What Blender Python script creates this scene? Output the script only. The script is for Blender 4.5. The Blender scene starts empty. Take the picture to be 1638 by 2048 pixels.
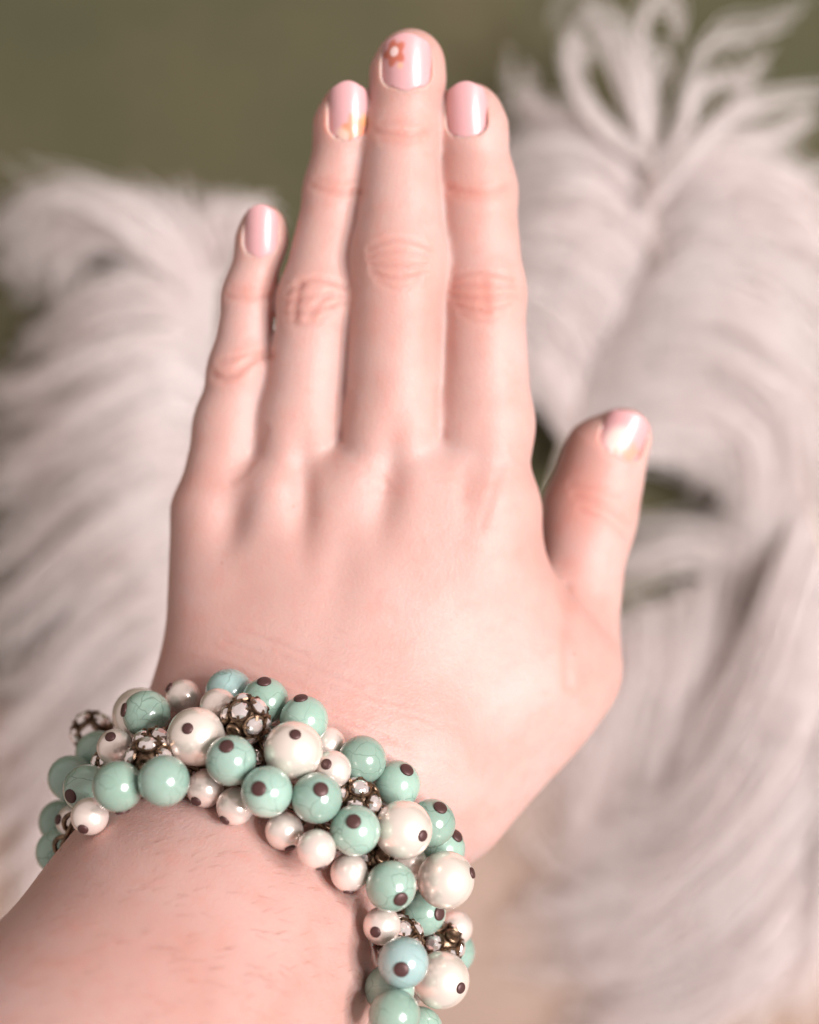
import bpy, math, random
import numpy as np
from mathutils import Vector, Matrix

# ------------------------------------------------------------------ camera, world, light, exposure
scene = bpy.context.scene
COL = scene.collection
CAM_H = 0.70                      # camera height over the table, metres; it looks straight down
FOCAL, SENSOR = 50.0, 24.0
cam_data = bpy.data.cameras.new('camera')
cam = bpy.data.objects.new('camera', cam_data); COL.objects.link(cam)
cam.location = (0, 0, CAM_H)
cam_data.sensor_fit = 'HORIZONTAL'
cam_data.sensor_width = SENSOR
cam_data.lens = FOCAL
cam_data.clip_start = 0.01
cam_data.clip_end = 20
cam_data.dof.use_dof = True
cam_data.dof.focus_distance = 0.332
cam_data.dof.aperture_fstop = 5.6
scene.camera = cam
scene.render.resolution_x = 819
scene.render.resolution_y = 1024

world = bpy.data.worlds.new('World'); scene.world = world
world.use_nodes = True
bg = world.node_tree.nodes['Background']
bg.inputs['Color'].default_value = (1.0, 0.85, 0.79, 1)
bg.inputs['Strength'].default_value = 0.50

scene.view_settings.view_transform = 'Standard'
scene.view_settings.look = 'None'
scene.view_settings.gamma = 1.0
scene.view_settings.exposure = 0.13
scene.render.engine = 'CYCLES'
scene.cycles.max_bounces = 16
scene.cycles.diffuse_bounces = 12        # light travels deep into the white feathers

def ring_lamp(target, direction, dist, radius, power, n=8, size=0.14, color=(1, 0.955, 0.945)):
    """A round ring lamp beside the camera, as n small round lamps on a circle."""
    d = Vector(direction).normalized()
    c = Vector(target) + d * dist
    q = d.to_track_quat('Z', 'Y')
    for i in range(n):
        a = 2 * math.pi * i / n
        ld = bpy.data.lights.new('ring_lamp', 'AREA')
        ld.shape = 'DISK'; ld.size = size; ld.energy = power / n; ld.color = color
        lo = bpy.data.objects.new('ring_lamp', ld); COL.objects.link(lo)
        lo.location = c + q @ Vector((radius * math.cos(a), radius * math.sin(a), 0))
        lo.rotation_euler = q.to_euler()
ring_lamp((0.0, 0.0, 0.30), (0.61, 0.02, 0.79), 2.20, 0.40, 88.0)

# ------------------------------------------------------------------ helpers
def mm(px, py, dist):
    """photo pixel + distance from the lens plane (mm) -> point in mm (x right, y up, z = -dist)"""
    s = SENSOR / FOCAL * dist / 1638.0
    return np.array([(px - 819.0) * s, (1024.0 - py) * s, -dist], dtype=np.float64)
def pxmm(dist): return SENSOR / FOCAL * dist / 1638.0       # mm per pixel
def to_w(p):
    p = np.asarray(p, dtype=np.float64) / 1000.0
    q = p.copy(); q[..., 2] += CAM_H
    return q
def tag(o, label=None, cat=None, group=None, kind=None):
    if label: o['label'] = label
    if cat: o['category'] = cat
    if group: o['group'] = group
    if kind: o['kind'] = kind
    return o
def mesh_obj(name, verts, faces, mat, parent=None, smooth=True):
    me = bpy.data.meshes.new(name)
    me.from_pydata([tuple(v) for v in verts], [], [tuple(f) for f in faces])
    if smooth: me.polygons.foreach_set('use_smooth', [True] * len(me.polygons))
    me.update()
    me.materials.append(mat)
    o = bpy.data.objects.new(name, me); COL.objects.link(o)
    if parent: o.parent = parent
    return o
def fast_mesh(name, V, F, mat, parent=None, smooth=True):
    """V (n,3) floats, F (m,k) ints with one k for all faces"""
    me = bpy.data.meshes.new(name)
    F = np.asarray(F, dtype=np.int32); m, k = F.shape
    me.vertices.add(len(V)); me.vertices.foreach_set('co', np.asarray(V, dtype=np.float32).ravel())
    me.loops.add(m * k); me.loops.foreach_set('vertex_index', F.ravel())
    me.polygons.add(m)
    me.polygons.foreach_set('loop_start', np.arange(0, m * k, k, dtype=np.int32))
    if smooth: me.polygons.foreach_set('use_smooth', np.ones(m, dtype=bool))
    me.update(calc_edges=True); me.validate()
    me.materials.append(mat)
    o = bpy.data.objects.new(name, me); COL.objects.link(o)
    if parent: o.parent = parent
    return o
def empty(name, loc):
    o = bpy.data.objects.new(name, None); COL.objects.link(o); o.location = loc
    o.empty_display_size = 0.01
    return o

class NT:
    """tiny node-tree helper"""
    def __init__(self, name):
        self.m = bpy.data.materials.new(name); self.m.use_nodes = True
        self.t = self.m.node_tree; self.b = self.t.nodes['Principled BSDF']
    def n(self, kind, **kw):
        nd = self.t.nodes.new(kind)
        for k, v in kw.items():
            if k in nd.inputs: nd.inputs[k].default_value = v
            else: setattr(nd, k, v)
        return nd
    def l(self, a, b): self.t.links.new(a, b)
    def ramp(self, fac, stops):
        r = self.n('ShaderNodeValToRGB'); e = r.color_ramp.elements
        while len(e) < len(stops): e.new(0.5)
        for el, (p, c) in zip(e, stops):
            el.position = p; el.color = (c[0], c[1], c[2], 1)
        self.l(fac, r.inputs[0]); return r.outputs[0]
    def mix(self, fac, a, b, mode='MIX'):
        x = self.n('ShaderNodeMix', data_type='RGBA', blend_type=mode)
        for s, v in ((x.inputs[0], fac), (x.inputs[6], a), (x.inputs[7], b)):
            if hasattr(v, 'is_linked'): self.l(v, s)
            elif isinstance(v, (tuple, list)): s.default_value = (v[0], v[1], v[2], 1)
            else: s.default_value = v
        return x.outputs[2]
    def math(self, op, a, b=None, clamp=False):
        x = self.n('ShaderNodeMath', operation=op, use_clamp=clamp)
        for i, v in enumerate((a, b)):
            if v is None: continue
            if hasattr(v, 'is_linked'): self.l(v, x.inputs[i])
            else: x.inputs[i].default_value = v
        return x.outputs[0]
    def coords(self, kind='Object'):
        if not hasattr(self, '_tc'): self._tc = self.n('ShaderNodeTexCoord')
        return self._tc.outputs[kind]
    def noise(self, scale, detail=4, rough=0.5, vec=None, distortion=0.0):
        x = self.n('ShaderNodeTexNoise', Scale=scale, Detail=detail, Roughness=rough, Distortion=distortion)
        self.l(vec if vec is not None else self.coords(), x.inputs['Vector']); return x.outputs['Fac']
    def bump(self, h, strength, dist):
        x = self.n('ShaderNodeBump', Strength=strength, Distance=dist)
        self.l(h, x.inputs['Height']); self.l(x.outputs[0], self.b.inputs['Normal']); return x
    def set(self, **kw):
        for k, v in kw.items():
            s = self.b.inputs[k.replace('_', ' ')]
            if hasattr(v, 'is_linked'): self.l(v, s)
            elif isinstance(v, (tuple, list)) and len(v) == 3 and s.type == 'RGBA': s.default_value = (*v, 1)
            else: s.default_value = v
        return self

# ------------------------------------------------------------------ materials
def mat_skin():
    N = NT('skin')
    at = N.n('ShaderNodeAttribute', attribute_name='flush_and_shade').outputs['Fac']
    big = N.noise(38, 3, 0.55)
    mid = N.noise(190, 4, 0.6)
    fine = N.noise(900, 2, 0.5)
    base = N.ramp(big, [(0.32, (0.490, 0.282, 0.245)), (0.50, (0.528, 0.328, 0.292)), (0.68, (0.536, 0.354, 0.324))])
    blot = N.ramp(mid, [(0.50, (0, 0, 0)), (0.74, (1, 1, 1))])
    c = N.mix(N.math('MULTIPLY', blot, 0.28), base, (0.56, 0.225, 0.175))
    c = N.mix(at, c, (0.50, 0.165, 0.115))
    # scattered small reddish freckles
    vo = N.n('ShaderNodeTexVoronoi', Scale=150.0); N.l(N.coords(), vo.inputs['Vector'])
    fr = N.ramp(vo.outputs['Distance'], [(0.02, (1, 1, 1)), (0.07, (0, 0, 0))])
    sel = N.ramp(N.n('ShaderNodeSeparateColor').outputs[0], [(0.66, (0, 0, 0)), (0.72, (1, 1, 1))])
    N.l(vo.outputs['Color'], sel.node.inputs[0].links[0].from_node.inputs[0])
    c = N.mix(N.math('MULTIPLY', N.math('MULTIPLY', fr, sel), 0.55), c, (0.42, 0.13, 0.08))
    N.set(Base_Color=c, Roughness=0.47, Subsurface_Weight=0.7, Subsurface_Scale=0.0055)
    N.b.inputs['Subsurface Radius'].default_value = (1.0, 0.36, 0.22)
    N.b.inputs['Specular IOR Level'].default_value = 0.38
    wv = N.n('ShaderNodeTexVoronoi', Scale=1250.0, feature='DISTANCE_TO_EDGE')
    mp = N.n('ShaderNodeMapping'); mp.inputs['Scale'].default_value = (0.8, 1.5, 1.0); mp.inputs['Rotation'].default_value = (0, 0, 0.5)
    N.l(N.coords(), mp.inputs['Vector']); N.l(mp.outputs[0], wv.inputs['Vector'])
    cell = N.ramp(wv.outputs['Distance'], [(0.0, (0, 0, 0)), (0.25, (1, 1, 1))])
    h = N.math('ADD', N.math('MULTIPLY', cell, 0.35), N.math('ADD', N.math('MULTIPLY', fine, 0.5), mid))
    N.bump(h, 0.30, 0.0004)
    return N.m

def mat_plain(name, col, rough=0.5, metal=0.0, **kw):
    N = NT(name); N.set(Base_Color=col, Roughness=rough, Metallic=metal, **kw); return N.m

def mat_turquoise(name, c0, c1):
    N = NT(name)
    rnd = N.n('ShaderNodeObjectInfo').outputs['Random']
    add = N.n('ShaderNodeVectorMath', operation='ADD'); N.l(N.coords(), add.inputs[0])
    cmb = N.n('ShaderNodeCombineXYZ'); k = N.math('MULTIPLY', rnd, 3.0)
    for i in range(3): N.l(k, cmb.inputs[i])
    N.l(cmb.outputs[0], add.inputs[1]); v = add.outputs[0]
    n1 = N.noise(120, 4, 0.6, v)
    c = N.ramp(n1, [(0.32, c0), (0.68, c1)])
    c = N.mix(N.math('MULTIPLY', rnd, 0.55), c, (0.21, 0.33, 0.25))
    sc = N.n('ShaderNodeHueSaturation'); N.l(c, sc.inputs['Color'])
    N.l(N.math('ADD', N.math('MULTIPLY', N.math('FRACT', N.math('MULTIPLY', rnd, 7.31)), 0.25), 0.90), sc.inputs['Value'])
    sc.inputs['Saturation'].default_value = 0.93; c = sc.outputs[0]
    # fine dark crackle veins
    wob = N.n('ShaderNodeTexNoise', Scale=260.0, Detail=2.0); N.l(v, wob.inputs['Vector'])
    wa = N.n('ShaderNodeVectorMath', operation='MULTIPLY_ADD'); N.l(wob.outputs['Color'], wa.inputs[0])
    wa.inputs[1].default_value = (0.0035,) * 3; N.l(v, wa.inputs[2])
    vo = N.n('ShaderNodeTexVoronoi', Scale=210.0, feature='DISTANCE_TO_EDGE'); N.l(wa.outputs[0], vo.inputs['Vector'])
    vein = N.ramp(vo.outputs['Distance'], [(0.0, (1, 1, 1)), (0.03, (0, 0, 0))])
    gate = N.ramp(N.noise(150, 2, 0.5, v), [(0.38, (0, 0, 0)), (0.56, (1, 1, 1))])
    c = N.mix(N.math('MULTIPLY', N.math('MULTIPLY', vein, gate), 0.62), c, (0.08, 0.14, 0.11))
    N.set(Base_Color=c, Roughness=0.22, Subsurface_Weight=0.15, Subsurface_Scale=0.0015, Coat_Weight=0.8, Coat_Roughness=0.015)
    return N.m

def mat_pearl(name, col):
    N = NT(name)
    n1 = N.noise(200, 3, 0.5)
    c = N.ramp(n1, [(0.3, tuple(0.93 * x for x in col)), (0.7, col)])
    N.set(Base_Color=c, Roughness=0.27, Metallic=0.50, Coat_Weight=0.7, Coat_Roughness=0.07)
    N.b.inputs['Specular IOR Level'].default_value = 0.65
    return N.m

def mat_brass():
    N = NT('antique_brass')
    n1 = N.noise(700, 4, 0.6)
    c = N.ramp(n1, [(0.35, (0.07, 0.042, 0.028)), (0.68, (0.30, 0.20, 0.13))])
    N.set(Base_Color=c, Roughness=0.34, Metallic=0.9)
    N.bump(n1, 0.3, 0.0003)
    return N.m

def mat_feather(name, c0, c1):
    N = NT(name)
    n1 = N.noise(24, 3, 0.5)
    c = N.ramp(n1, [(0.3, c0), (0.7, c1)])
    N.set(Base_Color=c, Roughness=0.65)
    N.b.inputs['Specular IOR Level'].default_value = 0.2
    tr = N.n('ShaderNodeBsdfTranslucent'); N.l(c, tr.inputs['Color'])
    mx = N.n('ShaderNodeMixShader'); mx.inputs[0].default_value = 0.5
    N.l(N.b.outputs[0], mx.inputs[1]); N.l(tr.outputs[0], mx.inputs[2])
    N.l(mx.outputs[0], N.t.nodes['Material Output'].inputs['Surface'])
    return N.m

def mat_table():
    N = NT('olive_cloth')
    n1 = N.noise(7.0, 5, 0.6)
    n2 = N.noise(1800, 2, 0.5)
    c = N.ramp(n1, [(0.3, (0.062, 0.063, 0.034)), (0.7, (0.100, 0.084, 0.047))])
    N.set(Base_Color=c, Roughness=0.9)
    N.b.inputs['Specular IOR Level'].default_value = 0.15
    N.bump(n2, 0.4, 0.0006)
    return N.m

def mat_nail(kind):
    """glossy pale pink lacquer; 'flower' spots given in nail UV (u -1..1 across, v 0..1 to the tip)"""
    N = NT('nail_lacquer_' + kind)
    uv = N.n('ShaderNodeUVMap', uv_map='nail').outputs[0]
    c = N.mix(0.0, (0.585, 0.315, 0.325), (0.9, 0.6, 0.6))
    def spot(cu, cv, ru, rv, soft, col, c, strength=1.0, petal=0.0, hole=0.0):
        mp = N.n('ShaderNodeMapping', vector_type='POINT')
        mp.inputs['Location'].default_value = (-cu / ru, -cv / rv, 0); mp.inputs['Scale'].default_value = (1 / ru, 1 / rv, 1)
        N.l(uv, mp.inputs['Vector'])
        ln = N.n('ShaderNodeVectorMath', operation='LENGTH'); N.l(mp.outputs[0], ln.inputs[0])
        d = ln.outputs['Value']
        if petal:
            sx = N.n('ShaderNodeSeparateXYZ'); N.l(mp.outputs[0], sx.inputs[0])
            ang = N.math('ARCTAN2', sx.outputs[1], sx.outputs[0])
            d = N.math('ADD', d, N.math('MULTIPLY', N.math('COSINE', N.math('MULTIPLY', ang, 5.0)), petal))
        f = N.ramp(d, [(1 - soft, (strength,) * 3), (1.0, (0, 0, 0))])
        if hole:
            g = N.ramp(d, [(hole, (0, 0, 0)), (hole + 0.15, (1, 1, 1))]); f = N.math('MULTIPLY', f, g)
        return N.mix(f, c, col)
    if kind == 'middle':
        c = spot(-0.48, 0.66, 0.50, 0.26, 0.3, (0.47, 0.12, 0.07), c, 0.95, 0.16)
        c = spot(-0.48, 0.68, 0.22, 0.11, 0.4, (0.80, 0.58, 0.55), c)
        c = spot(-0.22, 0.42, 0.16, 0.07, 0.4, (0.66, 0.40, 0.22), c, 0.6)
    if kind == 'ring':
        c = spot(0.40, 0.22, 0.72, 0.24, 0.35, (0.62, 0.22, 0.12), c, 0.95, 0.18)
        c = spot(0.38, 0.20, 0.15, 0.07, 0.4, (0.74, 0.44, 0.38), c)
        c = spot(-0.30, 0.10, 0.50, 0.15, 0.5, (0.68, 0.50, 0.36), c, 0.6)
        c = spot(0.85, 0.36, 0.22, 0.16, 0.5, (0.66, 0.33, 0.14), c, 0.7)
    if kind == 'thumb':
        c = spot(-0.35, 0.32, 0.6, 0.4, 0.5, (0.78, 0.64, 0.58), c, 0.8)
        c = spot(0.50, 0.18, 0.48, 0.30, 0.5, (0.62, 0.30, 0.20), c, 0.85, 0.2)
        c = spot(-0.2, 0.12, 0.18, 0.1, 0.4, (0.62, 0.32, 0.22), c, 0.6)
    N.set(Base_Color=c, Roughness=0.38, Coat_Weight=0.30, Coat_Roughness=0.16, Subsurface_Weight=0.1, Subsurface_Scale=0.001)
    N.bump(N.noise(420, 2, 0.5), 0.12, 0.0005)
    return N.m

M_SKIN = mat_skin()
M_TURQ = mat_turquoise('turquoise_green', (0.205, 0.335, 0.275), (0.310, 0.450, 0.385))
M_TURQ2 = mat_turquoise('turquoise_blue', (0.235, 0.375, 0.365), (0.33, 0.47, 0.47))
M_PEARL = mat_pearl('pearl_cream', (0.90, 0.80, 0.72))
M_PEARL_S = mat_pearl('pearl_rose', (0.88, 0.76, 0.70))
M_PIN = mat_plain('pin_head_brown', (0.075, 0.032, 0.030), 0.45, 0.3)
M_BRASS = mat_brass()
M_STONE = mat_plain('clear_rhinestone', (0.95, 0.87, 0.86), 0.05, 0.8, Coat_Weight=1.0, Coat_Roughness=0.0)
M_HAIR = mat_plain('arm_hair', (0.24, 0.10, 0.055), 0.5)
M_FEATH = mat_feather('feather_white', (0.970, 0.905, 0.890), (0.985, 0.94, 0.93))
M_QUILL = mat_plain('quill_ivory', (0.70, 0.60, 0.50), 0.4)
M_TABLE = mat_table()

# ------------------------------------------------------------------ the setting: the cloth-covered table
def build_table():
    n = 60; s = 1.2
    rs = np.random.RandomState(3)
    xs = np.linspace(-s, s, n)
    X, Y = np.meshgrid(xs, xs, indexing='ij')
    Z = 0.0005 * np.sin(X * 9 + 1.3 * np.sin(Y * 5)) - 0.0025
    V = np.stack([X, Y, Z], -1).reshape(-1, 3)
    i = np.arange(n * n).reshape(n, n)
    F = np.stack([i[:-1, :-1], i[1:, :-1], i[1:, 1:], i[:-1, 1:]], -1).reshape(-1, 4)
    o = fast_mesh('tabletop', V, F, M_TABLE)
    tag(o, kind='structure', label='plain olive tan cloth surface lying under the white feathers')
build_table()
def build_cloth():
    N = NT('taupe_cloth'); n1 = N.noise(6, 3, 0.5); n2 = N.noise(1500, 2, 0.5)
    N.set(Base_Color=N.ramp(n1, [(0.3, (0.32, 0.228, 0.185)), (0.7, (0.37, 0.268, 0.218))]), Roughness=0.9)
    N.b.inputs['Specular IOR Level'].default_value = 0.15; N.bump(n2, 0.4, 0.0006)
    nx, ny = 60, 44
    X, Y = np.meshgrid(np.linspace(-0.75, 0.75, nx), np.linspace(-0.75, -0.062, ny), indexing='ij')
    Y = Y + (0.012 * np.sin(X * 11) + 0.02 * X) * (Y > -0.12)
    Z = 0.0022 + 0.0008 * np.sin(X * 13 + Y * 6) + 0.0006 * np.sin(Y * 21)
    V = np.stack([X, Y, Z], -1).reshape(-1, 3); B = V.copy(); B[:, 2] -= 0.0012
    i = np.arange(nx * ny).reshape(nx, ny); k = nx * ny
    F = np.stack([i[:-1, :-1], i[1:, :-1], i[1:, 1:], i[:-1, 1:]], -1).reshape(-1, 4)
    rim = list(i[:, 0]) + list(i[-1, 1:]) + list(i[::-1, -1][1:]) + list(i[0, ::-1][1:-1])
    R = np.array([(b, a, a + k, b + k) for a, b in zip(rim, rim[1:] + rim[:1])])
    o = fast_mesh('cloth', np.concatenate([V, B]), np.concatenate([F, F[:, ::-1] + k, R]), N.m)
    tag(o, 'flat taupe brown cloth lying under the hand and the lower feathers', 'cloth')
build_cloth()

# ------------------------------------------------------------------ the hand and forearm: one signed-distance body
def smin(a, b, k):
    h = np.maximum(k - np.abs(a - b), 0.0) / k
    return np.minimum(a, b) - h * h * k * 0.25

class Cone:
    """tapered rounded limb; optional flattening (squash) along a normal"""
    def __init__(self, A, ra, B, rb, normal=None, squash=1.0):
        self.a = np.array(A); self.b = np.array(B); self.ra = ra; self.rb = rb
        self.n = None if normal is None else np.array(normal) / np.linalg.norm(normal)
        self.q = squash * squash - 1.0
    def __call__(self, P):
        ba = self.b - self.a
        pa = P - self.a
        t = np.clip(pa @ ba / (ba @ ba), 0, 1)
        v = pa - t[:, None] * ba
        d2 = (v * v).sum(1)
        if self.n is not None: d2 = d2 + self.q * (v @ self.n) ** 2
        return np.sqrt(d2) - (self.ra + (self.rb - self.ra) * t)

def C(p, q, normal=None, squash=1.0):
    """cone from two (px, py, dist_mm, halfwidth_px) joints"""
    return Cone(mm(*p[:3]), p[3] * pxmm(p[2]), mm(*q[:3]), q[3] * pxmm(q[2]), normal, squash)

FINGERS = {
 'pinky':  [(434, 1005, 371, 78), (463, 850, 372, 71), (481, 742, 371, 61), (499, 592, 373, 51), (524, 480, 372, 46), (528, 452, 372, 42)],
 'ring':   [(592, 985, 370, 86), (604, 850, 369, 82), (636, 600, 368, 76), (674, 380, 370, 62), (690, 250, 368, 57), (696, 216, 368, 48)],
 'middle': [(775, 965, 367, 94), (785, 850, 366, 94), (797, 520, 364, 92), (804, 270, 366, 68), (816, 150, 365, 71), (822, 122, 365, 62)],
 'index':  [(962, 980, 369, 96), (968, 850, 369, 96), (966, 585, 368, 82), (954, 380, 370, 76), (944, 255, 369, 66), (940, 226, 369, 58)],
}
# forearm: comes up towards the lens from the wrist
ARM_AX = np.array([-0.20, -0.60, 0.775]); ARM_AX /= np.linalg.norm(ARM_AX)
RING_C = mm(462, 1835, 346)
_side = np.cross(np.array([0, 0, 1.0]), ARM_AX); _side /= np.linalg.norm(_side)
# the wrist's wide direction leans down to the right in the picture
ARM_UP = np.cross(ARM_AX, _side); 
if ARM_UP[1] < 0: ARM_UP = -ARM_UP
ARM_SD = np.cross(ARM_UP, ARM_AX)
if ARM_SD[0] < 0: ARM_SD = -ARM_SD
W0 = RING_C - ARM_AX * 34 + np.array([7.0, -2, 0])
W1 = RING_C + ARM_AX * 8 + np.array([-2.0, 1.5, 0])
W2 = RING_C + ARM_AX * 190 + np.array([-30, 10, 0])

PALM = [
 (C((434, 1030, 373, 81), (446, 1390, 368, 104)), 0),
 (C((590, 1010, 370, 92), (560, 1430, 365, 128)), 16),
 (C((775, 992, 368, 98), (680, 1470, 364, 140)), 16),
 (C((952, 1012, 369, 99), (810, 1500, 366, 140)), 16),
 (C((958, 1050, 372, 100), (985, 1330, 376, 138)), 9),
 (C((1125, 1335, 384, 100), (880, 1580, 372, 128)), 22),
 (Cone(mm(640, 1490, 368), 24, mm(560, 1560, 372), 27, ARM_UP, 1.25), 20),
 (Cone(W0, 25.5, W1, 31.5, ARM_UP, 1.13), 14),
 (Cone(W1, 31.5, W2, 61.5, ARM_UP, 1.10), 10),
]
THUMB = [
 (C((1128, 1335, 384, 101), (1180, 1020, 391, 80)), 0),
 (C((1180, 1020, 391, 80), (1212, 912, 391, 73)), 8),
 (C((1212, 912, 391, 73), (1252, 866, 390, 47)), 6),
]
FC = {}
for nm, j in FINGERS.items():
    FC[nm] = [C(j[i], j[i + 1]) for i in range(len(j) - 1)]

def sdf(P):
    d = None
    for c, k in PALM:
        e = c(P); d = e if d is None else smin(d, e, k)
    out = d
    for nm in FC:
        f = None
        for c in FC[nm]:
            e = c(P); f = e if f is None else smin(f, e, 3.0)
        out = smin(out, smin(d, f, 4.0), 2.2)
    f = None
    for c, k in THUMB:
        e = c(P); f = e if f is None else smin(f, e, k)
    out = np.minimum(out, smin(d, f, 5.0))
    return out

def gradient(P, h=0.25):
    g = np.empty_like(P)
    for i in range(3):
        e = np.zeros(3); e[i] = h
        g[:, i] = (sdf(P + e) - sdf(P - e)) / (2 * h)
    return g

def surface_nets(lo, hi, h):
    n = np.ceil((hi - lo) / h).astype(int) + 1
    r = 4
    nc = n // r + 2
    g = np.stack(np.meshgrid(*[lo[i] + np.arange(nc[i]) * h * r for i in range(3)], indexing='ij'), -1).reshape(-1, 3)
    dc = sdf(g).reshape(nc)
    up = dc
    for ax in range(3): up = np.repeat(up, r, axis=ax)
    # nearest-neighbour upsample centred on coarse nodes
    up = np.roll(up, (-(r // 2),) * 0, axis=(0,))[:n[0], :n[1], :n[2]] if False else up[:n[0], :n[1], :n[2]]
    D = up.copy().astype(np.float32)
    near = np.abs(up) < h * r * 2.2
    idx = np.argwhere(near)
    D[near] = sdf(lo + idx * h).astype(np.float32)
    S = D < 0
    # active cells
    sh = [slice(0, -1), slice(1, None)]
    cnt = np.zeros(tuple(n - 1), dtype=np.int8)
    for a in (0, 1):
        for b in (0, 1):
            for c in (0, 1):
                cnt += S[sh[a], sh[b], sh[c]]
    act = (cnt > 0) & (cnt < 8)
    cells = np.argwhere(act)
    vid = -np.ones(act.shape, dtype=np.int32); vid[act] = np.arange(len(cells))
    acc = np.zeros((len(cells), 3)); num = np.zeros(len(cells))
    corners = [(a, b, c) for a in (0, 1) for b in (0, 1) for c in (0, 1)]
    for p in corners:
        for ax in range(3):
            if p[ax]: continue
            q = list(p); q[ax] = 1
            d0 = D[cells[:, 0] + p[0], cells[:, 1] + p[1], cells[:, 2] + p[2]]
            d1 = D[cells[:, 0] + q[0], cells[:, 1] + q[1], cells[:, 2] + q[2]]
            m = (d0 < 0) != (d1 < 0)
            t = d0[m] / (d0[m] - d1[m])
            pt = np.tile(np.array(p, dtype=float), (m.sum(), 1)); pt[:, ax] = t
            acc[m] += pt; num[m] += 1
    V = lo + (cells + acc / num[:, None]) * h
    quads = []
    for ax in range(3):
        a, b = [(1, 2), (2, 0), (0, 1)][ax]
        sl0 = [slice(None)] * 3; sl1 = [slice(None)] * 3
        sl0[ax] = slice(0, -1); sl1[ax] = slice(1, None)
        e0 = S[tuple(sl0)]; e1 = S[tuple(sl1)]
        cr = np.argwhere(e0 != e1)
        cr = cr[(cr[:, a] > 0) & (cr[:, b] > 0) & (cr[:, a] < n[a] - 1) & (cr[:, b] < n[b] - 1)]
        def at(da, db):
            c = cr.copy(); c[:, a] += da; c[:, b] += db
            return vid[c[:, 0], c[:, 1], c[:, 2]]
        q = np.stack([at(-1, -1), at(0, -1), at(0, 0), at(-1, 0)], -1)
        fl = ~e0[cr[:, 0], cr[:, 1], cr[:, 2]]
        q[fl] = q[fl][:, ::-1]
        quads.append(q)
    return V, np.concatenate(quads)

def subdivide(V, F):
    E = np.concatenate([F[:, [0, 1]], F[:, [1, 2]], F[:, [2, 3]], F[:, [3, 0]]])
    Es = np.sort(E, 1)
    key = Es[:, 0].astype(np.int64) * (len(V) + 1) + Es[:, 1]
    u, first, inv = np.unique(key, return_index=True, return_inverse=True)
    em = (V[Es[first, 0]] + V[Es[first, 1]]) * 0.5
    fm = V[F].mean(1)
    nv = len(V); ne = len(em); m = len(F)
    eid = nv + inv.reshape(4, m)
    fid = nv + ne + np.arange(m)
    Q = np.concatenate([np.stack([F[:, i], eid[i], fid, eid[(i + 3) % 4]], -1) for i in range(4)])
    return np.concatenate([V, em, fm]), Q

def project(V, it=2):
    for _ in range(it):
        d = sdf(V); g = gradient(V)
        g2 = np.maximum((g * g).sum(1), 0.15)
        st = (d / g2)[:, None] * g
        ln = np.linalg.norm(st, axis=1, keepdims=True)
        V = V - st * np.minimum(1.0, 0.8 / np.maximum(ln, 1e-6))
    return V

def seg_dist(Q, pts):
    """distance in photo pixels (at the body's own depth) from Q to a polyline"""
    best = np.full(len(Q), 1e9)
    pts = np.array(pts, dtype=float)
    for a, b in zip(pts[:-1], pts[1:]):
        ba = b - a; t = np.clip((Q - a) @ ba / (ba @ ba), 0, 1)
        best = np.minimum(best, np.hypot(*(Q - a - t[:, None] * ba).T))
    return best

def arc(cx, cy, w, sag, n=7, tilt=0.0):
    """a crease across a finger: w half width, sag > 0 bows towards the wrist"""
    xs = np.linspace(-1, 1, n)
    return [(cx + w * x, cy + sag * (1 - x * x) + tilt * x) for x in xs]

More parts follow.
